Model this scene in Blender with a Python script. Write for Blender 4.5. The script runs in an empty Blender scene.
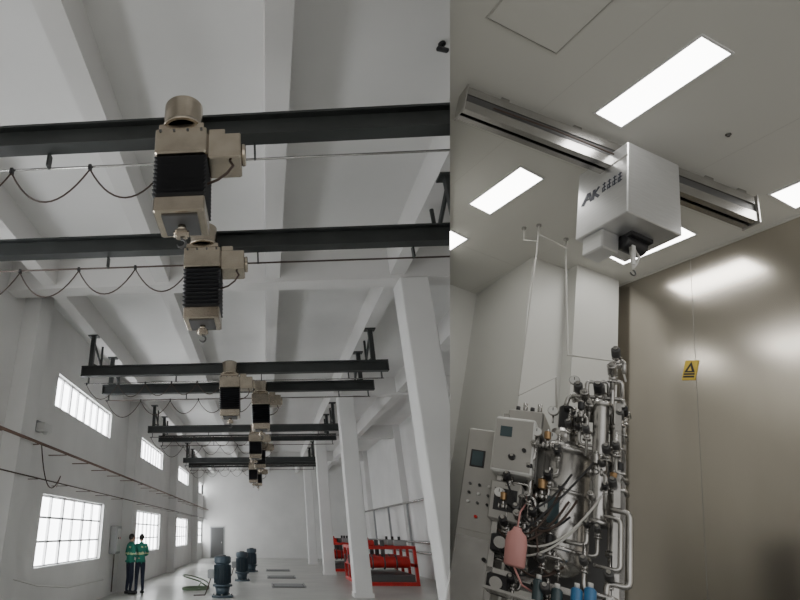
import bpy, bmesh, math, random
from mathutils import Vector, Matrix, Euler
random.seed(7)
S = bpy.context.scene
V = Vector
# ------------------------------------------------------------------ materials
_m = {}
def mat(name, col, rough=0.6, metal=0.0, var=0.0, vscale=4.0, stretch=(1,1,1), emit=0.0, bump=0.0, spec=None):
    if name in _m: return _m[name]
    m = bpy.data.materials.new(name); m.use_nodes = True
    nt = m.node_tree; b = nt.nodes['Principled BSDF']
    b.inputs['Base Color'].default_value = (*col, 1)
    b.inputs['Roughness'].default_value = rough
    b.inputs['Metallic'].default_value = metal
    if spec is not None: b.inputs['Specular IOR Level'].default_value = spec
    if emit > 0:
        b.inputs['Emission Color'].default_value = (*col, 1)
        b.inputs['Emission Strength'].default_value = emit
    if var > 0 or bump > 0:
        tc = nt.nodes.new('ShaderNodeTexCoord'); mp = nt.nodes.new('ShaderNodeMapping')
        mp.inputs['Scale'].default_value = stretch
        nz = nt.nodes.new('ShaderNodeTexNoise'); nz.inputs['Scale'].default_value = vscale
        nz.inputs['Detail'].default_value = 6
        nt.links.new(tc.outputs['Object'], mp.inputs['Vector']); nt.links.new(mp.outputs[0], nz.inputs['Vector'])
        if var > 0:
            cr = nt.nodes.new('ShaderNodeValToRGB')
            cr.color_ramp.elements[0].position = 0.3; cr.color_ramp.elements[1].position = 0.7
            cr.color_ramp.elements[0].color = (*[max(0, c*(1-var)) for c in col], 1)
            cr.color_ramp.elements[1].color = (*[min(1, c*(1+var)) for c in col], 1)
            nt.links.new(nz.outputs['Fac'], cr.inputs['Fac']); nt.links.new(cr.outputs[0], b.inputs['Base Color'])
        if bump > 0:
            bp = nt.nodes.new('ShaderNodeBump'); bp.inputs['Strength'].default_value = bump
            bp.inputs['Distance'].default_value = 0.02
            nt.links.new(nz.outputs['Fac'], bp.inputs['Height']); nt.links.new(bp.outputs[0], b.inputs['Normal'])
    _m[name] = m
    return m
PLASTER = mat('hall_plaster', (.74,.735,.72), .85, var=.05, vscale=.8)
CEILM = mat('hall_ceiling_paint', (.72,.715,.70), .9, var=.05, vscale=.5)
RIBM = mat('rib_paint', (.66,.65,.635), .9, var=.05, vscale=.7)
CONC = mat('polished_concrete', (.50,.50,.47), .30, var=.16, vscale=.7)
GIRD = mat('girder_paint', (.032,.036,.035), .5, var=.2, vscale=3)
CHAMP = mat('champagne_steel', (.50,.44,.36), .27, 1.0, var=.14, vscale=5)
BELL = mat('bellows_rubber', (.010,.010,.012), .45)
STEEL = mat('steel', (.48,.47,.455), .27, .95, var=.10, vscale=8)
DSTEEL = mat('dark_steel', (.12,.12,.12), .45, .6)
BLACK = mat('black_plastic', (.02,.02,.022), .45)
CABLE = mat('cable_rubber', (.07,.045,.035), .6)
PIPEB = mat('brown_pipe', (.16,.10,.075), .55)
WFRAME = mat('window_frame', (.75,.75,.75), .5)
DAY = mat('daylit_glass', (.96,.98,1.0), .3, emit=9.0)
RED = mat('red_enamel', (.55,.022,.018), .4, var=.2, vscale=5)
BLUEG = mat('blue_motor_paint', (.05,.075,.095), .45, var=.15, vscale=6)
GREYP = mat('grey_paint', (.35,.36,.36), .5)
WHITEP = mat('white_enamel', (.66,.66,.64), .4)
GREEN = mat('green_jacket', (.02,.20,.14), .8)
YEL = mat('reflective_band', (.55,.62,.35), .5)
NAVY = mat('navy_trousers', (.015,.02,.04), .85)
SKIN = mat('skin', (.52,.32,.23), .6)
HAIR = mat('hair', (.015,.012,.01), .7)
LIPS = mat('lips', (.35,.13,.11), .6)
EYEW = mat('eye_white', (.8,.8,.78), .3)
# cleanroom
RCEIL = mat('cleanroom_ceiling_panel', (.63,.625,.59), .5, var=.02, vscale=.6)
RWALL = mat('cleanroom_wall_panel', (.66,.66,.63), .45, var=.03, vscale=.8)
SSW = mat('stainless_wall', (.52,.485,.43), .21, .97, var=.14, vscale=1.3, stretch=(1,1,.3), bump=.05)
RFLOOR = mat('vinyl_floor', (.30,.31,.30), .4, var=.03)
LAMP = mat('led_panel', (1.0,.985,.95), .4, emit=12.0)
HWHITE = mat('hoist_brushed_steel', (.66,.665,.67), .28, .75, var=.05, vscale=10, stretch=(1,1,8))
SEAM = mat('panel_seam', (.30,.29,.27), .7)
SEAML = mat('ceiling_panel_seam', (.52,.51,.48), .7)
PINK = mat('pink_bag', (.62,.30,.28), .5)
BLUE = mat('blue_liquid', (.05,.20,.42), .3)
SIGNY = mat('sign_yellow', (.70,.50,.06), .5)
CABG = mat('cabinet_steel', (.42,.41,.39), .34, .6, var=.06, vscale=5)
GLASS = mat('screen_glass', (.05,.08,.09), .15)
BRONZE = mat('bronze', (.38,.24,.12), .35, .8)
TUBEW = mat('silicone_tube', (.62,.61,.58), .4)
LOGO = mat('logo_ink', (.02,.025,.05), .5)

# ------------------------------------------------------------------ mesh builder
class MB:
    def __init__(s): s.bm = bmesh.new(); s.mats = []
    def mi(s, m):
        if m not in s.mats: s.mats.append(m)
        return s.mats.index(m)
    def face(s, pts, m, smooth=False):
        f = s.bm.faces.new([s.bm.verts.new(p) for p in pts]); f.material_index = s.mi(m); f.smooth = smooth; return f
    def box(s, lo, hi, m, rot=None, piv=None):
        x0,y0,z0 = lo; x1,y1,z1 = hi
        P = [V(p) for p in ((x0,y0,z0),(x1,y0,z0),(x1,y1,z0),(x0,y1,z0),(x0,y0,z1),(x1,y0,z1),(x1,y1,z1),(x0,y1,z1))]
        if rot is not None:
            c = V(piv) if piv else (P[0]+P[6])/2
            P = [c + rot @ (p-c) for p in P]
        v = [s.bm.verts.new(p) for p in P]; k = s.mi(m)
        for q in ((3,2,1,0),(4,5,6,7),(0,1,5,4),(1,2,6,5),(2,3,7,6),(3,0,4,7)):
            f = s.bm.faces.new([v[i] for i in q]); f.material_index = k
    def bevbox(s, lo, hi, m, b=.01):
        x0,y0,z0 = lo; x1,y1,z1 = hi
        def ring(z, i):
            X0,X1,Y0,Y1 = x0+i,x1-i,y0+i,y1-i
            return [V(p) for p in ((X0+b,Y0,z),(X1-b,Y0,z),(X1,Y0+b,z),(X1,Y1-b,z),(X1-b,Y1,z),(X0+b,Y1,z),(X0,Y1-b,z),(X0,Y0+b,z))]
        s.loft([ring(z0,b),ring(z0+b,0),ring(z1-b,0),ring(z1,b)], m)
    def loft(s, rings, m, smooth=False, cap=True):
        k = s.mi(m); R = [[s.bm.verts.new(p) for p in r] for r in rings]; n = len(R[0])
        for a,b in zip(R, R[1:]):
            for i in range(n):
                f = s.bm.faces.new((a[i],a[(i+1)%n],b[(i+1)%n],b[i])); f.material_index = k; f.smooth = smooth
        if cap:
            for r in (R[0][::-1], R[-1]):
                f = s.bm.faces.new(r); f.material_index = k
    def tube(s, pts, r, m, seg=8, smooth=True):
        pts = [V(p) for p in pts]
        if not isinstance(r, (list,tuple)): r = [r]*len(pts)
        T = []
        for i in range(len(pts)):
            a = pts[max(i-1,0)]; b = pts[min(i+1,len(pts)-1)]
            if 0 < i < len(pts)-1: t = ((pts[i]-a).normalized() + (b-pts[i]).normalized())
            else: t = b-a
            T.append(t.normalized() if t.length > 1e-9 else V((0,0,1)))
        u = T[0].orthogonal().normalized(); rings = []
        for p,t,rr in zip(pts,T,r):
            u = (u - t*u.dot(t)); u = u.normalized() if u.length > 1e-6 else t.orthogonal().normalized()
            w = t.cross(u)
            rings.append([p + (u*math.cos(2*math.pi*i/seg) + w*math.sin(2*math.pi*i/seg))*rr for i in range(seg)])
        s.loft(rings, m, smooth)
    def cyl(s, p0, p1, r, m, seg=16, r1=None, bev=0):
        p0=V(p0); p1=V(p1); r1 = r if r1 is None else r1
        if bev:
            d=(p1-p0).normalized()*bev
            s.tube([p0,p0+d,p0+d*1.001,p1-d*1.001,p1-d,p1],[r-bev,r,r,r1,r1,r1-bev],m,seg)
        else: s.tube([p0,p1],[r,r1],m,seg)
    def ball(s, c, rad, m, seg=12, sc=(1,1,1)):
        c=V(c); rings=[]; n=max(6,seg//2)
        for j in range(1,n):
            a=math.pi*j/n
            rings.append([c+V((rad*sc[0]*math.sin(a)*math.cos(2*math.pi*i/seg), rad*sc[1]*math.sin(a)*math.sin(2*math.pi*i/seg), -rad*sc[2]*math.cos(a))) for i in range(seg)])
        s.loft(rings, m, True)
    def ring(s, c, axis, R, r, m, seg=16):
        c=V(c); a=V(axis).normalized(); u=a.orthogonal().normalized(); w=a.cross(u)
        pts=[c+(u*math.cos(2*math.pi*i/seg)+w*math.sin(2*math.pi*i/seg))*R for i in range(seg+1)]
        s.tube(pts, r, m, 6)
    def arc(s, p, q, sag, n=12):
        p=V(p);q=V(q); return [p.lerp(q,i/n)-V((0,0,sag*4*(i/n)*(1-i/n))) for i in range(n+1)]
    def done(s, name, M=None, parent=None, recalc=True):
        if recalc: bmesh.ops.recalc_face_normals(s.bm, faces=s.bm.faces[:])
        me = bpy.data.meshes.new(name); s.bm.to_mesh(me); s.bm.free()
        for m in s.mats: me.materials.append(m)
        o = bpy.data.objects.new(name, me); S.collection.objects.link(o)
        if M is not None: o.matrix_world = M
        if parent: o.parent = parent
        return o
def RZ(a): return Matrix.Rotation(math.radians(a),3,'Z')
def T(x,y,z,rz=0): return Matrix.Translation((x,y,z)) @ Matrix.Rotation(math.radians(rz),4,'Z')

# ------------------------------------------------------------------ camera
EYE = 1.75
cd = bpy.data.cameras.new('camera'); cam = bpy.data.objects.new('camera', cd); S.collection.objects.link(cam)
cd.sensor_width = 36; cd.lens = 36*522/800; cd.shift_x = 175/800; cd.clip_start=.05; cd.clip_end=300
cam.location = (0,0,EYE); cam.rotation_euler = (math.radians(90+24.05),0,math.radians(4.1))
S.camera = cam

# ================================================================== HALL
XL, XR, YN, YF, ZC = -4.9, 6.8, -4.0, 44.0, 6.7
mb=MB(); mb.box((XL-.3,YN,-.2),(XR+.2,YF+.2,0),CONC); mb.done('floor')
mb=MB(); mb.box((XL-.3,YN,ZC),(XR+.2,YF+.2,ZC+.2),CEILM); mb.done('ceiling')
for x in (-4.2,-1.98,.13,2.45,4.6):
    mb=MB(); mb.box((x,YN,6.15),(x+.27,YF,ZC),RIBM); mb.done('ceiling_beam')
for k in range(-1,4):
    y=8.9+9.1*k
    mb=MB(); mb.box((XL,y,6.08),(XR,y+.38,ZC),RIBM); mb.done('ceiling_beam')
# left wall with window openings
PER=9.3
ys=[12.0+PER*i for i in range(-1,4)]
mb=MB()
prev=YN
for y in ys:
    mb.box((XL-.25,prev,0),(XL,y,ZC),PLASTER)
    for z0,z1 in ((0,1.05),(2.55,4.5),(5.3,ZC)): mb.box((XL-.25,y,z0),(XL,y+4.8,z1),PLASTER)
    prev=y+4.8
mb.box((XL-.25,prev,0),(XL,YF,ZC),PLASTER)
mb.done('wall_left')
for k in range(0,5):   # pilasters
    y=.4+PER*k
    mb=MB(); mb.box((XL,y,0),(XL+.35,y+.6,ZC),PLASTER); mb.done('wall_pilaster')
mb=MB(); mb.box((XL-.25,YF,0),(XR+.2,YF+.2,ZC),PLASTER); mb.done('wall_far')
mb=MB(); mb.box((XR,YN,0),(XR+.2,YF,ZC),PLASTER); mb.done('wall_right')
for k in range(0,4):
    mb=MB(); mb.box((XR-.3,8.8+9.1*k,0),(XR,9.4+9.1*k,ZC),PLASTER); mb.done('wall_pilaster')
wn=1
def window(y,z0,z1,cols,rows):
    global wn
    mb=MB(); x=XL-.14; w=4.8
    mb.box((x-.02,y,z0),(x-.01,y+w,z1),DAY)
    t=.05
    for a,b in ((z0,z0+t),(z1-t,z1)): mb.box((x-.01,y,a),(x+.05,y+w,b),WFRAME)
    for i in range(cols+1):
        yy=y+(w-t)*i/cols; mb.box((x-.01,yy,z0),(x+.05,yy+t*(1.8 if i%2==0 else 1),z1),WFRAME)
    for j in range(1,rows):
        zz=z0+(z1-z0)*j/rows; mb.box((x-.01,y,zz),(x+.05,y+w,zz+t*.9),WFRAME)
    mb.box((x+.0,y,z0+.001),(x+.14,y+w,z0+.02),WFRAME)
    mb.done('window_%d'%wn); wn+=1
for y in ys:
    window(y,1.05,2.55,6,3); window(y,4.5,5.3,8,1)
# far door
mb=MB(); mb.box((-4.3,YF-.06,0),(-3.2,YF-.001,2.2),GREYP); mb.box((-4.22,YF-.08,.05),(-3.28,YF-.06,2.12),DSTEEL); mb.cyl((-3.4,YF-.14,1),(-3.4,YF-.14,1.15),.02,STEEL)
mb.done('door_1')
# columns on the right
for k in range(0,4):
    y=8.9+9.1*k
    mb=MB(); mb.bevbox((2.6,y-.05,0),(3.12,y+.48,6.08),PLASTER,.02); mb.box((2.57,y-.08,0),(3.15,y+.51,.12),PLASTER)
    mb.done('concrete_column')
# girders
GY=[3.87,5.96,11.76,13.5,19.4,21.5,28.4,30.6]; GZ=5.25
for y in GY:
    mb=MB(); x0,x1=-4.25,2.9
    mb.box((x0,y-.08,GZ+.10),(x1,y+.08,GZ+.125),GIRD); mb.box((x0,y-.08,GZ-.125),(x1,y+.08,GZ-.10),GIRD)
    mb.box((x0,y-.012,GZ-.1),(x1,y+.012,GZ+.1),GIRD)
    for xx in (x0,x1-.012): mb.box((xx,y-.07,GZ-.1),(xx+.012,y+.07,GZ+.1),GIRD)
    for xh,sg in ((-4.05,1),(2.58,-1)):
        mb.box((xh-.05,y-.05,GZ+.125),(xh+.05,y+.05,6.14),GIRD)
        mb.box((xh-.12,y-.1,6.12),(xh+.12,y+.1,6.149),GIRD)
        mb.tube([(xh,y,6.05),(xh+sg*.02,y+.75,GZ+.3)],.03,GIRD,6)
        mb.tube([(xh,y,GZ+.2),(xh,y+.75,GZ+.3),(xh,y+.75,6.12)],.03,GIRD,6)
    mb.done('steel_girder')
# electric hoists
def hoist(x,y,drop):
    mb=MB()
    mb.box((-.2,-.10,-.24),(.2,.12,-.128),CHAMP)
    for sx in (-.16,.16):
        for sy in (-.045,.045): mb.cyl((sx,sy-.03,-.09),(sx,sy+.03,-.09),.035,DSTEEL,12)
    mb.bevbox((-.225,-.34,-.52),(.225,.16,-.25),CHAMP,.012)
    mb.bevbox((-.20,-.33,-.255),(.20,.10,-.19),CHAMP,.008)
    mb.cyl((0,-.22,-.20),(0,-.22,.08),.175,CHAMP,32,bev=.01)
    mb.cyl((0,-.22,-.20),(0,-.22,-.17),.19,CHAMP,32)
    mb.cyl((0,-.22,.08),(0,-.22,.10),.13,DSTEEL,20)
    for sx in (-1,1): mb.box((sx*.227-.004,-.28,-.50),(sx*.227+.004,.10,-.28),CHAMP)
    for k in range(4): mb.cyl((-.18+.12*k,-.342,-.28),(-.18+.12*k,-.35,-.28),.012,DSTEEL,8)
    # side gearmotor
    mb.bevbox((.225,-.27,-.54),(.52,.03,-.27),CHAMP,.012)
    mb.cyl((.52,-.12,-.405),(.56,-.12,-.405),.10,CHAMP,20,bev=.01)
    mb.bevbox((.23,-.24,-.28),(.38,-.04,-.19),CHAMP,.01)
    mb.tube([V((.42,-.22,-.54)),V((.45,-.24,-.61)),V((.40,-.26,-.70)),V((.32,-.25,-.76)),V((.22,-.22,-.78))],.012,CABLE,6)
    # bellows
    n=10; z0=-.52; z1=-.52-drop; rings=[]
    for i in range(2*n+1):
        z=z0+(z1-z0)*i/(2*n); h=.228 if i%2 else .195
        rings.append([V((-h,-.09-h,z)),V((h,-.09-h,z)),V((h,-.09+h,z)),V((-h,-.09+h,z))])
    mb.loft(rings,BELL)
    mb.bevbox((-.215,-.305,z1-.15),(.215,.125,z1),CHAMP,.012)
    mb.box((-.15,-.25,z1-.165),(.15,.07,z1-.15),DSTEEL)
    zb=z1-.165
    mb.cyl((0,-.09,zb),(0,-.09,zb-.05),.035,CHAMP,12)
    mb.bevbox((-.05,-.13,zb-.12),(.05,-.05,zb-.04),CHAMP,.01)
    mb.cyl((-.065,-.09,zb-.08),(.065,-.09,zb-.08),.03,CHAMP,14)
    pts=[V((0,-.09,zb-.12))]
    for i in range(11):
        a=math.radians(90-30*i*.85); pts.append(V((.038*math.cos(a),-.09,zb-.17+.038*math.sin(a))))
    mb.tube(pts,[.011]*6+[.012]*3+[.009,.006,.004],DSTEEL,8)
    mb.done('electric_hoist',T(x,y,GZ))
hx=[-.64,-.69,-.72,-.04,-.29,-.15,-.57,-.35]
for i,(x,y) in enumerate(zip(hx,GY)): hoist(x,y,(.42,.52,.48,.46)[i%4])
# festoon cables
for i,y in enumerate(GY):
    mb=MB(); z=GZ-.26
    mb.tube([(-4.2,y+.12,z),(2.8,y+.12,z)],.012,STEEL if i%2==0 else CABLE,6)
    for xx in (-4.1,-2,0,2,2.75): mb.box((xx-.01,y+.05,z-.01),(xx+.01,y+.13,GZ-.12),GIRD)
    xe=hx[i]-.2; n=4 if i<2 else 5; st=-4.15; X=[st+(xe-st)*((k/n)**.9) for k in range(n+1)]
    for a,b in zip(X,X[1:]):
        mb.tube(mb.arc((a,y+.12,z-.03),(b,y+.12,z-.03),.46*(b-a),14),.009,CABLE,6)
    for a in X: mb.box((a-.015,y+.10,z-.04),(a+.015,y+.14,z+.02),BLACK)
    mb.done('festoon_cable')
# wall pipe + conduits
mb=MB()
mb.tube([(XL+.42,YN,3.4),(XL+.42,YF,3.4)],.03,PIPEB,8)
for k in range(0,30): mb.box((XL+.001,YN+1.6*k,3.36),(XL+.42,YN+1.6*k+.03,3.38),PIPEB)
mb.done('wall_pipe')
mb=MB()
mb.tube([(XL+.38,9,2.75),(XL+.38,YF-.1,2.75)],.014,CABLE,6)
for k in range(0,20): mb.box((XL+.001,9+1.7*k,2.73),(XL+.38,9+1.7*k+.02,2.745),CABLE)
mb.done('conduit')
mb=MB(); mb.tube(mb.arc((XL+.4,10.6,3.4),(XL+.38,11.9,2.9),.5,14)+[V((XL+.2,12.2,2.7))],.012,CABLE,6)
mb.tube([V((XL+.1,8.5,1.6)),V((XL+.1,10,1.1)),V((XL+.12,12,.75)),V((XL+.1,14,.55)),V((XL+.1,17,.5))],.016,TUBEW,6); mb.done('hanging_cable')
mb=MB(); x=XL+.003; mb.bevbox((x,17.7,1.15),(x+.22,18.25,1.95),GREYP,.015); mb.box((x+.22,17.76,1.22),(x+.235,18.19,1.88),WHITEP); mb.cyl((x+.235,17.85,1.6),(x+.25,17.85,1.6),.03,BLACK); mb.cyl((x+.235,18.05,1.6),(x+.25,18.05,1.6),.03,RED)
mb.tube([(x+.1,18,1.15),(x+.1,18,.1)],.02,CABLE); mb.done('electrical_box')
mb=MB(); mb.box((x,10.9,3.75),(XL+.12,11.25,3.95),GREYP); mb.bevbox((XL+.12,10.85,3.72),(XL+.3,11.3,3.9),WHITEP,.02); mb.ball((XL+.25,11.08,3.72),.06,WHITEP); mb.done('wall_lamp')
# black security camera under ceiling
mb=MB(); mb.cyl((0,0,-.001),(0,0,-.02),.04,BLACK); mb.cyl((0,0,-.02),(0,0,-.07),.013,BLACK); mb.cyl((-.07,-.03,-.11),(.06,.04,-.07),.028,BLACK,14,bev=.006); mb.ball((0,0,-.07),.02,BLACK)
mb.done('security_camera',T(2.1,4.28,ZC))
# pump motors on the floor
def motor(x,y,s):
    mb=MB()
    mb.cyl((0,0,0),(0,0,.06),.36,BLUEG,24); mb.cyl((0,0,.06),(0,0,.32),.2,BLUEG,20,r1=.26)
    mb.cyl((0,0,.32),(0,0,.38),.33,BLUEG,24)
    for i in range(8):
        a=i*math.pi/4; mb.cyl((.3*math.cos(a),.3*math.sin(a),.06),(.3*math.cos(a),.3*math.sin(a),.1),.025,STEEL,6)
    mb.cyl((0,0,.38),(0,0,1.0),.23,BLUEG,24)
    for i in range(24):
        a=2*math.pi*i/24
        mb.box((.22,-.008,.42),(.29,.008,.96),BLUEG,rot=RZ(math.degrees(a)),piv=(0,0,.7))
    mb.cyl((0,0,1.0),(0,0,1.22),.29,BLUEG,24,bev=.04)
    mb.cyl((0,0,1.22),(0,0,1.26),.12,DSTEEL,16)
    mb.bevbox((-.5,-.1,.55),(-.27,.12,.82),GREYP,.02)
    mb.tube([(-.4,0,.55),(-.48,0,.3),(-.6,.1,.05),(-1.0,.3,.02)],.02,CABLE)
    mb.done('pump_motor',T(x,y,0)@Matrix.Scale(s,4))
motor(-1.35,17.8,.90); motor(-1.0,23.6,.85); motor(-.75,29.0,.85)
mb=MB()
pts=[]
for i in range(70):
    a=i*.35; R=.42+.05*math.sin(i*.7); pts.append(V((R*math.cos(a),R*math.sin(a),.04+.02*(i//18)+ (.35*abs(math.sin(a/2)) if i>50 else 0))))
mb.tube(pts,.022,mat('hose_green',(.12,.17,.10),.6),6); mb.done('coiled_hose',T(-2.4,19.8,0))
for x,y in ((.75,21.5),(.6,25.5),(.55,30)):
    mb=MB(); mb.box((-.55,-.6,0),(.55,.6,.03),DSTEEL)
    for i in range(9): mb.box((-.5,-.55+.125*i,.03),(.5,-.50+.125*i,.045),GREYP)
    mb.box((-.6,-.66,0),(-.55,.66,.05),GREYP);mb.box((.55,-.66,0),(.6,.66,.05),GREYP)
    mb.done('floor_grating',T(x,y,0))
# red machinery
def redmachine(x,y,L,W):
    mb=MB()
    mb.box((0,0,0),(W,L,.12),RED)
    n=max(2,int(L/1.0))
    for i in range(n+1):
        for xx in (0,W-.1): mb.box((xx,i*(L-.1)/n,.12),(xx+.1,i*(L-.1)/n+.1,1.25),RED)
    for xx in (0,W-.1):
        for z in (.6,1.2): mb.box((xx,0,z),(xx+.1,L,z+.1),RED)
    for i in range(n+1): mb.box((.1,i*(L-.1)/n,1.2),(W-.1,i*(L-.1)/n+.08,1.3),RED)
    mb.box((.12,.12,.12),(W-.12,L-.12,.35),DSTEEL)
    for i in range(n):
        yy=(i+.5)*L/n
        mb.cyl((.2,yy,.75),(W-.15,yy,.75),.2,RED,18,bev=.04)
        for q in (.3,.5,.7): mb.cyl((W*q-.02,yy,.75),(W*q+.02,yy,.75),.25,DSTEEL,18)
        mb.cyl((W*.5,yy,.9),(W*.5,yy,1.5),.08,DSTEEL,14)
        mb.bevbox((W*.1,yy-.25,1.3),(W*.35,yy+.2,1.5+.1*(i%2)),RED,.03)
        mb.bevbox((W*.7,yy-.2,1.3),(W*.9,yy+.1,1.5),GREYP,.02)
        mb.cyl((W*.8,yy,1.5),(W*.8,yy,1.62),.05,BLACK,12)
        mb.ring((-.03,yy,.8),(1,0,0),.15,.018,DSTEEL)
    mb.done('red_machine_frame',T(x,y,0))
redmachine(3.3,21.8,3.4,2.2); redmachine(3.2,29.5,3.0,1.2)
mb=MB()
for z in (1.0,1.4,3.0): mb.tube([(XR-.38,9,z),(XR-.38,YF-.1,z)],.05,STEEL,8)
for k in range(8): mb.box((XR-.4,10+4*k,.0),(XR-.31,10.1+4*k,3.0),GREYP)
mb.done('pipe_run')

# ------------------------------------------------------------------ workers
def worker(M,pose):
    s = pose
    J={'pel':((0,0,.93),.135),'sp':((0,.0,1.10),.125),'ch':((0,.01,1.30),.15),'nb':((0,0,1.43),.07),'nk':((0,.01,1.50),.052),
       'lh':((-.09,0,.86),.095),'lk':((-.10,.02,.48),.068),'la':((-.11,-.02,.09),.045),'lt':((-.13,.13,.04),.04),
       'rh':((.09,0,.86),.095),'rk':((.11,.03,.48),.068),'ra':((.12,-.01,.09),.045),'rt':((.14,.14,.04),.04),
       'ls':((-.18,0,1.38),.068),'le':(s['le'],.048),'lw':(s['lw'],.032),
       'rs':((.18,0,1.38),.068),'re':(s['re'],.048),'rw':(s['rw'],.032)}
    E=[('pel','sp'),('sp','ch'),('ch','nb'),('nb','nk'),('pel','lh'),('lh','lk'),('lk','la'),('la','lt'),('pel','rh'),('rh','rk'),('rk','ra'),('ra','rt'),
       ('ch','ls'),('ls','le'),('le','lw'),('ch','rs'),('rs','re'),('re','rw')]
    names=list(J); me=bpy.data.meshes.new('b'); me.from_pydata([J[n][0] for n in names],[(names.index(a),names.index(b)) for a,b in E],[])
    o=bpy.data.objects.new('b',me); S.collection.objects.link(o)
    sk=o.modifiers.new('s','SKIN')
    for i,n in enumerate(names):
        r=J[n][1]; me.skin_vertices[0].data[i].radius=(r,r*(.8 if n in('pel','sp','ch') else 1)); me.skin_vertices[0].data[i].use_root=(n=='pel')
    sb=o.modifiers.new('u','SUBSURF'); sb.levels=2; sb.render_levels=2
    dg=bpy.context.evaluated_depsgraph_get(); ev=bpy.data.meshes.new_from_object(o.evaluated_get(dg))
    bpy.data.objects.remove(o)
    mb=MB(); mb.bm.from_mesh(ev)
    for m in (GREEN,NAVY,SKIN,BLACK,YEL): mb.mi(m)
    lw,rw=V(s['lw']),V(s['rw'])
    for f in mb.bm.faces:
        c=f.calc_center_median(); f.smooth=True
        arm = abs(c.x)>.17 and c.z>.75
        if c.z<.10: k=3
        elif (c-lw).length<.035 or (c-rw).length<.035: k=2
        elif c.z>1.455 and abs(c.x)<.08: k=2
        elif c.z<.90 and not arm: k=1
        elif (1.13<c.z<1.165) or (abs(c.z-1.34)<.012 and abs(c.x)<.14): k=4
        else: k=0
        f.material_index=k
    mb.tube([(.0,0,.90),(0,0,.96)],[.165,.155],GREEN,16)
    mb.tube([(0,0,1.43),(0,.005,1.48)],[.085,.07],GREEN,14)
    h=V((0,.02,1.60))
    mb.ball(h,.1,SKIN,16,(.76,.92,1.15)); mb.ball(h+V((0,.02,-.055)),.06,SKIN,12,(.85,1,.9))
    mb.ball(h+V((0,-.022,.03)),.104,HAIR,16,(.82,.9,1.02))
    mb.tube([h+V((0,.088,.01)),h+V((0,.112,-.02)),h+V((0,.09,-.03))],[.008,.014,.01],SKIN,8)
    for sx in (-1,1):
        mb.ball(h+V((sx*.03,.085,.005)),.012,EYEW,8); mb.ball(h+V((sx*.03,.094,.005)),.006,HAIR,8)
        mb.box(h+V((sx*.03-.014,.088,.022)),h+V((sx*.03+.014,.096,.027)),HAIR)
        mb.ball(h+V((sx*.078,.0,-.005)),.025,SKIN,10,(.4,.8,1.2))
    mb.box(h+V((-.022,.083,-.056)),h+V((.022,.095,-.048)),LIPS)
    for w,e,sx in ((lw,V(s['le']),-1),(rw,V(s['re']),1)):
        d=(w-e).normalized(); side=d.cross(V((0,0,1))); side=side.normalized() if side.length>.1 else V((0,1,0)); up=side.cross(d)
        rings=[]
        for t,a,b in ((0,.026,.02),(.03,.038,.018),(.085,.042,.014)):
            c=w+d*t; rings.append([c+side*(a*math.cos(q))+up*(b*math.sin(q)) for q in [2*math.pi*i/10 for i in range(10)]])
        mb.loft(rings,SKIN,True)
        for i,L in enumerate((.07,.08,.075,.06)):
            b=w+d*.08+side*(-.03+.02*i); mb.tube([b,b+d*L*.45-up*.004,b+d*L*.8-up*.02,b+d*L*.95-up*.035],[.0095,.009,.008,.006],SKIN,6)
        b=w+d*.03+side*(-.034*sx); mb.tube([b,b+d*.03-side*.02*sx-up*.008,b+d*.055-side*.026*sx-up*.015],[.012,.01,.008],SKIN,6)
    for a,t in (('la','lt'),('ra','rt')):
        A=V(J[a][0]);Tt=V(J[t][0]); mb.tube([V((A.x,A.y-.05,.045)),V((A.x,A.y+.02,.05)),V((Tt.x,Tt.y,.04)),V((Tt.x,Tt.y+.05,.035))],[.04,.048,.045,.03],BLACK,10)
    mb.done('worker',M,recalc=False)
worker(T(-4.36,18.4,0,-50),{'le':(-.25,-.03,1.12),'lw':(-.20,.17,.98),'re':(.25,0,1.12),'rw':(.15,.2,1.02)})
worker(T(-4.06,18.55,0,35),{'le':(-.26,-.02,1.11),'lw':(-.25,.05,.85),'re':(.25,.02,1.12),'rw':(.12,.22,1.05)})

# ================================================================== CLEANROOM (its own frame: x right, y into room, z up; origin at eye point)
Cm = cam.rotation_euler.to_matrix()
CX,CY,CD = Cm.col[0].copy(), Cm.col[1].copy(), -Cm.col[2]
ph,th = math.radians(21), math.radians(24.4)
U = CX*math.sin(ph)+CY*math.cos(ph)
er = CX*math.cos(ph)-CY*math.sin(ph); ef = CD*math.cos(th)-U*math.sin(th); eu = CD*math.sin(th)+U*math.cos(th)
ROOM = Matrix.Translation(cam.location) @ Matrix((er,ef,eu)).transposed().to_4x4()
HC=3.4; FL=-.2
RI = ROOM.inverted()
def c2r(x,y,d): return RI @ (cam.location + CX*x*d + CY*y*d + CD*d)
p0=c2r(.431,0,0); pn=(c2r(.431,1,1)-p0).cross(c2r(.431,-1,1)-p0).normalized()
if pn.dot(V((1,0,0)))<0: pn=-pn
def cut(mb, co, no):
    bmesh.ops.bisect_plane(mb.bm, geom=mb.bm.verts[:]+mb.bm.edges[:]+mb.bm.faces[:], plane_co=co, plane_no=no, clear_inner=True)
BF=4.9
mb=MB(); mb.box((-1,.4,HC),(4.6,BF+.1,HC+.06),RCEIL)
for yy in (1.25,2.85,4.2): mb.box((-1,yy,HC-.001),(4.6,yy+.002,HC),SEAML)
for xx in (1.55,2.75): mb.box((xx,.4,HC-.001),(xx+.002,BF,HC),SEAML,rot=RZ(6.6),piv=(xx,3,HC))
cut(mb,p0,pn); mb.done('ceiling_cleanroom',ROOM)
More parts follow.
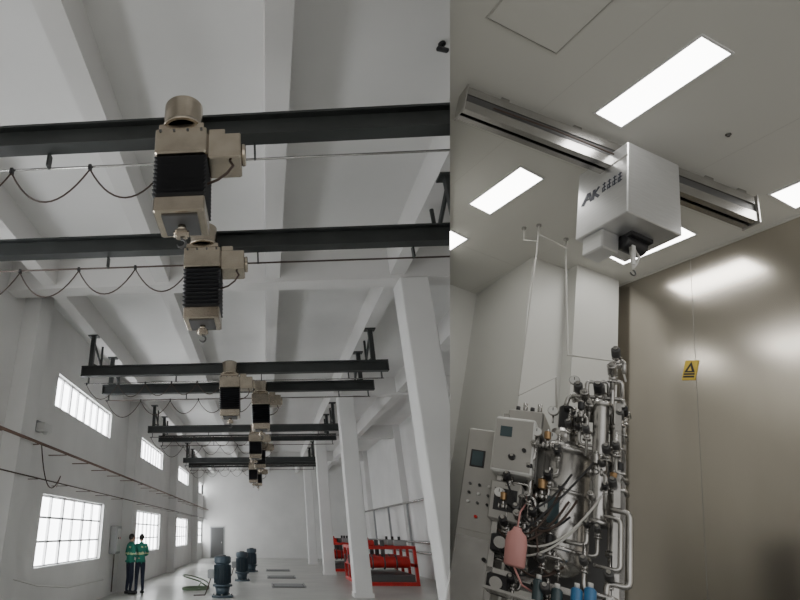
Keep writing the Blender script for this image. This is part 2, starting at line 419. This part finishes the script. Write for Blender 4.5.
# access hatch in the ceiling
mb=MB(); mb.bevbox((-.25,-.25,-.010),(.25,.25,-.001),RCEIL,.003)
for a in (((-.262,-.262,-.006),(-.255,.262,-.0005)),((.255,-.262,-.006),(.262,.262,-.0005)),((-.255,-.262,-.006),(.255,-.255,-.0005)),((-.255,.255,-.006),(.255,.262,-.0005))): mb.box(*a,SEAML)
mb.done('ceiling_hatch',ROOM@T(1.18,1.83,HC,6))
mb=MB(); mb.box((-1,BF,FL),(4.6,BF+.08,HC),RWALL); cut(mb,p0,pn); mb.done('wall_back',ROOM)
mb=MB(); mb.box((2.62,3.98,FL),(4.2,BF,HC),RWALL)
mb.box((2.98,3.86,FL),(3.40,3.98,HC),RWALL); cut(mb,p0,pn); mb.done('wall_pier',ROOM)
mb=MB(); mb.box((-1,1.5,FL-.08),(4.6,BF+.1,FL),RFLOOR); cut(mb,p0,pn); mb.done('floor_cleanroom',ROOM)
ang=6.6
mb=MB(); mb.box((0,-3.9,FL),(.08,.6,HC),SSW)
for yy in (-3.1,-1.9,-.7): mb.box((-.001,yy,FL),(.0,yy+.003,HC),SEAM)
mb.box((-.008,-3.9,HC-.02),(0,.6,HC),SEAML)
mb.done('wall_stainless',ROOM@T(3.45,3.98,0,ang))
mb=MB(); q=[c2r(.431,-3,7),c2r(.431,3,7),c2r(.431,3,1.5),c2r(.431,-3,1.5)]
mb.face(q,RWALL)
cut(mb,V((0,0,HC)),V((0,0,-1))); cut(mb,V((0,0,FL)),V((0,0,1))); cut(mb,V((0,BF,0)),V((0,-1,0)))
mb.done('wall_divider',ROOM,recalc=False)
# ceiling lamps
for i,(x,y,l,w) in enumerate(((2.06,2.07,.66,.21),(1.89,3.34,.58,.21),(3.17,3.32,.60,.22),(3.46,2.2,.60,.22),(1.87,4.32,.52,.19))):
    mb=MB(); mb.box((-w/2,-l/2,-.008),(w/2,l/2,-.004),LAMP)
    t=.012
    for a in (((-w/2-t,-l/2-t,-.010),(-w/2,l/2+t,-.0005)),((w/2,-l/2-t,-.010),(w/2+t,l/2+t,-.0005)),((-w/2,-l/2-t,-.010),(w/2,-l/2,-.0005)),((-w/2,l/2,-.010),(w/2,l/2+t,-.0005))): mb.box(*a,WFRAME)
    LM=T(x,y,HC,7.5)
    if i==4:
        I=LM.inverted(); cut(mb,I@p0,(I.to_3x3()@pn))
    mb.done('ceiling_lamp',ROOM@LM)
# sprinklers
for x,y in ((2.75,2.78),(2.68,2.2),(1.9,1.35)):
    mb=MB(); mb.cyl((0,0,0),(0,0,-.004),.016,STEEL); mb.cyl((0,0,-.004),(0,0,-.016),.005,STEEL); mb.cyl((0,0,-.016),(0,0,-.018),.008,DSTEEL); mb.done('sprinkler_head',ROOM@T(x,y,HC))
# rail
mb=MB(); x0,x1,y,zb,zt=1.06,3.23,2.56,3.13,3.35
mb.box((x0,y-.05,zt-.012),(x1,y+.05,zt),STEEL); mb.box((x0,y-.05,zb),(x1,y-.012,zb+.012),STEEL); mb.box((x0,y+.012,zb),(x1,y+.05,zb+.012),STEEL)
mb.box((x0,y-.05,zt-.07),(x1,y-.04,zt-.012),STEEL); mb.box((x0,y-.05,zb+.012),(x1,y-.044,zb+.08),STEEL)
mb.box((x0,y-.04,zb+.06),(x1,y-.03,zt-.05),DSTEEL)
mb.box((x0,y+.04,zb+.012),(x1,y+.05,zt-.012),STEEL)
for a in (x0,x1): mb.box((a-.008,y-.06,zb-.01),(a,y+.06,zt+.01),CABG)
for a in (1.35,1.9,2.9,3.15):
    mb.box((a-.03,y-.03,zt),(a+.03,y+.03,HC),STEEL)
mb.tube([(x0+.2,y-.055,zb+.1),(1.7,y-.06,zb+.11),(2.2,y-.055,zb+.1)],.006,CABLE,6)
mb.done('monorail_track',ROOM)
# steel hoist
mb=MB()
mb.bevbox((-.20,-.2,-.29),(.20,.2,.315),HWHITE,.006)
mb.box((-.203,-.2,.19),(-.20,-.05,.2),SEAM)
mb.bevbox((-.18,.0,-.44),(-.05,.16,-.29),HWHITE,.008)
mb.cyl((-.04,.0,-.335),(.12,.0,-.335),.055,BLACK,20,bev=.01); mb.box((-.04,-.08,-.32),(.12,.08,-.29),BLACK)
mb.tube([(.0,-.03,-.38),(.0,-.05,-.57)],.007,TUBEW,6)
mb.tube([(.03,-.03,-.38),(.035,-.06,-.46),(.02,-.055,-.52),(.0,-.05,-.56)],.007,TUBEW,6)
mb.box((-.012,-.058,-.53),(.012,-.05,-.38),WHITEP)
pts=[V((.0,-.05,-.57))]
for i in range(10):
    a=math.radians(90-28*i); pts.append(V((.02*math.cos(a),-.05,-.59+.02*math.sin(a))))
mb.tube(pts,.005,DSTEEL,6)
def lm(y0,z0,y1,z1,w=.012):
    d=V((0,y1-y0,z1-z0)); n=V((0,-d.z,d.y)).normalized()*w/2; a=V((-.2015,y0,z0)); b=V((-.2015,y1,z1))
    mb.face([a-n,b-n,b+n,a+n],LOGO)
lm(.15,-.02,.10,.07,.034); lm(.10,.07,.075,-.02,.024); lm(.14,.012,.09,.012,.014); lm(.065,-.02,.055,.07,.024); lm(.06,.02,.015,.07,.02); lm(.055,.03,.015,-.02,.022)
for i in range(4):
    y=-.025-.040*i
    lm(y+.014,.065,y-.014,.065,.009); lm(y+.016,.035,y-.016,.035,.009); lm(y,.078,y,-.005,.009); lm(y+.016,.005,y-.016,.005,.009); lm(y+.013,.035,y+.013,-.005,.007)
mb.done('cleanroom_hoist',ROOM@T(2.345,2.61,2.945,4))
# warning sign on stainless wall
mb=MB(); mb.box((-.006,-.048,-.08),(-.001,.048,.08),SIGNY)
mb.face([V((-.007,-.04,-.02)),V((-.007,.04,-.02)),V((-.007,0,.07))],BLACK); mb.face([V((-.008,-.016,-.008)),V((-.008,.016,-.008)),V((-.008,0,.032))],SIGNY)
for k in (-.04,-.062): mb.box((-.0075,-.04,k),(-.006,.04,k+.014),BLACK)
mb.done('warning_sign',ROOM@T(3.45,3.98,0,ang)@T(0,-.66,2.36)@Matrix.Rotation(math.radians(12),4,'X'))

# ------------------------------------------------------------------ bioreactor skid
SK = ROOM@T(2.36,3.23,0,-45)@Matrix.Scale(.97,4)
mb=MB()
def sq(a,b,m=STEEL,r=.016):
    a=V(a);b=V(b); mb.box((min(a.x,b.x)-r,min(a.y,b.y)-r,min(a.z,b.z)-r),(max(a.x,b.x)+r,max(a.y,b.y)+r,max(a.z,b.z)+r),m)
for x in (-.22,.40):
    for y in (-.22,.25): sq((x,y,FL+.08),(x,y,1.45 if x<0 else 1.6)); mb.cyl((x,y,FL),(x,y,FL+.08),.03,BLACK)
for z in (.0,.45,1.42):
    for y in (-.22,.25):
        if not (z==1.42 and y<0): sq((-.22,y,z),(.40,y,z))
    for x in (-.22,.40): sq((x,-.22,z),(x,.25,z))
mb.box((-.22,-.22,.0),(.40,.25,.02),CABG)
mb.box((-.20,.22,.45),(.38,.235,1.40),DSTEEL)
def vessel(c,r,z0,z1,m=STEEL):
    prof=[(.04,z0-r*.55),(r*.5,z0-r*.45),(r*.85,z0-r*.2),(r,z0),(r,z1),(r*.85,z1+r*.2),(r*.5,z1+r*.42),(.04,z1+r*.5)]
    mb.tube([(c[0],c[1],z) for _,z in prof],[q for q,_ in prof],m,28)
vessel((.11,-.08),.15,.62,1.30)
for z in (.66,1.0,1.27): mb.cyl((.11,-.08,z),(.11,-.08,z+.022),.165,STEEL,28)
mb.cyl((.11,-.08,1.36),(.11,-.08,1.44),.08,STEEL,20); mb.cyl((.11,-.08,1.44),(.11,-.08,1.62),.045,BLACK,18,bev=.01)
mb.box((.06,-.245,.8),(.12,-.225,.96),GLASS)
for x,y,r,a,b in ((.31,-.20,.042,.85,1.62),(.38,-.14,.028,.7,1.5),(-.05,-.2,.022,.5,1.35)):
    mb.cyl((x,y,a),(x,y,b),r,STEEL,18,bev=.01)
    for z in (a,b-.03,(a+b)/2): mb.cyl((x,y,z),(x,y,z+.03),r*1.35,STEEL,18)
# control cabinets
mb.bevbox((-.47,-.16,.05),(-.24,.18,1.36),CABG,.01)
mb.box((-.455,-.165,.10),(-.255,-.16,.62),STEEL); mb.box((-.455,-.165,.66),(-.255,-.16,1.32),CABG)
mb.box((-.43,-.172,1.08),(-.34,-.165,1.20),BLACK); mb.box((-.42,-.174,1.09),(-.35,-.172,1.19),GLASS)
for i in range(3):
    for j in range(3): mb.cyl((-.41+.06*i,-.165,.96-.06*j),(-.41+.06*i,-.180,.96-.06*j),.009,(DSTEEL,BLACK,WHITEP)[(i+j)%3],10)
mb.cyl((-.35,-.165,.75),(-.35,-.182,.75),.010,RED,10)
for z in (.2,.5): mb.cyl((-.27,-.16,z),(-.27,-.19,z),.012,BLACK)
mb.bevbox((-.27,-.30,1.04),(-.03,-.12,1.42),WHITEP,.01); mb.box((-.26,-.304,1.06),(-.04,-.30,1.40),CABG); mb.box((-.23,-.308,1.28),(-.16,-.304,1.35),GLASS)
mb.cyl((-.08,-.304,1.2),(-.08,-.32,1.2),.012,BLACK)
mb.bevbox((-.26,-.28,.74),(-.08,-.16,.99),CABG,.01); mb.box((-.23,-.284,.8),(-.1,-.28,.94),BLACK)
mb.bevbox((-.24,-.1,1.38),(-.02,.2,1.56),CABG,.01)
for k in range(4): mb.cyl((-.19+.045*k,-.05,1.56),(-.19+.045*k,-.05,1.60+.03*(k%2)),.014,(BLACK,STEEL)[k%2],10)
for z in (.55,.32):
    mb.bevbox((-.22,-.30,z),(-.10,-.18,z+.11),BLACK,.01); mb.cyl((-.16,-.30,z+.055),(-.16,-.33,z+.055),.035,STEEL,16)
# pink bag & bottles
rings=[]
for t,w,d in ((0,.045,.025),(.01,.055,.035),(.13,.058,.04),(.18,.05,.03),(.20,.028,.02),(.22,.02,.014)):
    rings.append([V((-.06+w*math.cos(a),-.40+d*math.sin(a),.48+t)) for a in [2*math.pi*i/16 for i in range(16)]])
mb.loft(rings,PINK,True)
mb.tube([(-.06,-.40,.70),(-.06,-.36,.8),(-.03,-.3,.9)],.005,PINK)
mb.tube([(-.06,-.40,.48),(-.02,-.36,.40),(.05,-.3,.38)],.006,PINK)
mb.box((-.2,-.47,.32),(.42,-.22,.335),STEEL)
for x,m,h in ((.24,BLUE,.13),(.30,BLUE,.15),(.38,WHITEP,.10),(.06,GLASS,.12),(.15,GLASS,.10)):
    mb.cyl((x,-.36,.335),(x,-.36,.335+h),.028,m,16,bev=.01); mb.cyl((x,-.36,.335+h),(x,-.36,.335+h+.025),.013,WHITEP,10)
def valve(p,ax,s=1.0,cap=BLACK):
    p=V(p); ax=V(ax).normalized()
    mb.ball(p,.022*s,STEEL,10)
    for k in (-1,1):
        mb.cyl(p+ax*.022*s*k,p+ax*.034*s*k,.026*s,STEEL,12)
    o=V((0,-1,.35)).normalized() if abs(ax.z)>.5 else V((0,-.2,1)).normalized()
    mb.cyl(p,p+o*.05*s,.011*s,STEEL,10); mb.cyl(p+o*.05*s,p+o*.11*s,.024*s,cap,14,bev=.004)
    mb.cyl(p+o*.11*s,p+o*.125*s,.012*s,STEEL,10)
def gauge(p):
    p=V(p); mb.cyl(p,p+V((0,0,.05)),.006,STEEL); mb.cyl(p+V((0,0,.08)),p+V((0,-.02,.08)),.032,STEEL,18); mb.cyl(p+V((0,-.02,.08)),p+V((0,-.022,.08)),.028,WHITEP,18)
    mb.box(p+V((-.002,-.024,.08)),p+V((.002,-.022,.1)),BLACK)
rnd=random.Random(11)
def elbowed(pts,r,m=STEEL):
    out=[V(pts[0])]
    for a,b,c in zip(pts,pts[1:],pts[2:]):
        a,b,c=V(a),V(b),V(c); k=min(.03,(b-a).length*.4,(c-b).length*.4)
        p=b+(a-b).normalized()*k; q=b+(c-b).normalized()*k
        for t in (0,.33,.66,1): out.append(p.lerp(b,t).lerp(b.lerp(q,t),t))
    out.append(V(pts[-1])); mb.tube(out,r,m,8)
n=0
while n<44:
    x=rnd.uniform(-.16,.42); z=rnd.uniform(.4,1.7)
    if -.02<x<.24 and .68<z<1.28 and rnd.random()<.85: continue
    if z>1.42 and x<.10: x=rnd.uniform(.14,.42)
    y=rnd.uniform(-.34,-.2) if z<1.4 else rnd.uniform(-.25,.15)
    r=rnd.choice((.006,.008,.010,.013)); h=rnd.uniform(.1,.3)*rnd.choice((-1,1)); w=rnd.uniform(.06,.16)*rnd.choice((-1,1))
    x2=max(-.2,min(.44,x+w)); z2=max(.3,min(1.80,z+h))
    elbowed([(x,y,z),(x,y,z2),(x2,y,z2),(x2,y+rnd.uniform(.05,.14),z2)],r)
    valve((x,y,(z+z2)/2),(0,0,1),rnd.uniform(.6,1.0),rnd.choice((BLACK,STEEL,BLACK,DSTEEL,DSTEEL)))
    if n%3==0: valve(((x+x2)/2,y,z2),(1,0,0),rnd.uniform(.6,1.0),rnd.choice((BLACK,STEEL,BRONZE)))
    if n%7==0: gauge((x2,y,z2))
    n+=1
for x in (.22,.29,.36):
    elbowed([(x,-.12,1.5),(x,-.12,1.80+.1*(x-.2)),(x+.05,-.12,1.80+.1*(x-.2)),(x+.05,-.05,1.65)],.013)
elbowed([(.10,-.1,1.6),(.12,-.1,1.70),(.42,-.1,1.70),(.42,-.1,1.4)],.014)
elbowed([(.36,-.12,1.75),(.36,-.12,1.97),(.42,-.12,1.97),(.42,-.12,1.88)],.014)
for p in ((.22,-.12,1.64),(.29,-.12,1.70),(.36,-.12,1.84),(.38,-.12,1.96),(.30,-.1,1.70),(.18,-.1,1.70),(.42,-.1,1.56),(.25,-.12,1.56)):
    valve(p,(0,0,1) ,1.1,rnd.choice((BLACK,STEEL,DSTEEL)))
gauge((.15,-.12,1.72)); gauge((.33,-.15,1.5)); gauge((.05,-.2,1.45))
elbowed([(.37,-.24,.95),(.46,-.24,.95),(.46,-.24,.55),(.36,-.24,.55),(.36,-.24,.4)],.016)
elbowed([(.34,-.26,.9),(.42,-.26,.9),(.42,-.26,.62),(.30,-.26,.62)],.012)
for k in range(11):
    a=V((rnd.uniform(-.2,.0),-.28,rnd.uniform(.5,1.1))); b=V((rnd.uniform(.05,.35),-.25,rnd.uniform(.45,1.3)))
    mb.tube([p+V((0,-.06*math.sin(math.pi*i/12),0)) for i,p in enumerate(mb.arc(a,b,rnd.uniform(.05,.2),12))],.006,rnd.choice((TUBEW,BLACK,CABLE,BLACK,CABLE)),6)
mb.done('bioreactor_skid',SK)
# service pipes dropping from the ceiling
mb=MB()
def el2(pts,r,m):
    mb.tube([V(p) for p in pts],r,m,8)
zt=HC-.001
el2([(2.37,3.56,zt),(2.36,3.54,3.1),(2.17,3.30,1.62),(2.40,3.25,1.84),(2.42,3.25,1.6)],.007,TUBEW)
el2([(2.30,3.66,zt),(2.30,3.64,3.25),(2.36,3.54,3.2)],.006,TUBEW)
el2([(2.66,3.60,zt),(2.66,3.58,3.1),(2.59,3.40,2.14),(2.84,3.2,2.12),(2.84,3.15,1.95)],.007,TUBEW)
el2([(2.36,3.54,3.28),(2.66,3.58,3.28)],.006,TUBEW)
for x,y in ((2.37,3.56),(2.30,3.66),(2.66,3.60)): mb.cyl((x,y,zt),(x,y,HC-.015),.02,STEEL)
mb.done('service_pipes',ROOM)

# ------------------------------------------------------------------ world light
w=bpy.data.worlds.new('world'); S.world=w; w.use_nodes=True
bg=w.node_tree.nodes['Background']; bg.inputs[0].default_value=(1.0,.985,.955,1); bg.inputs[1].default_value=1.1
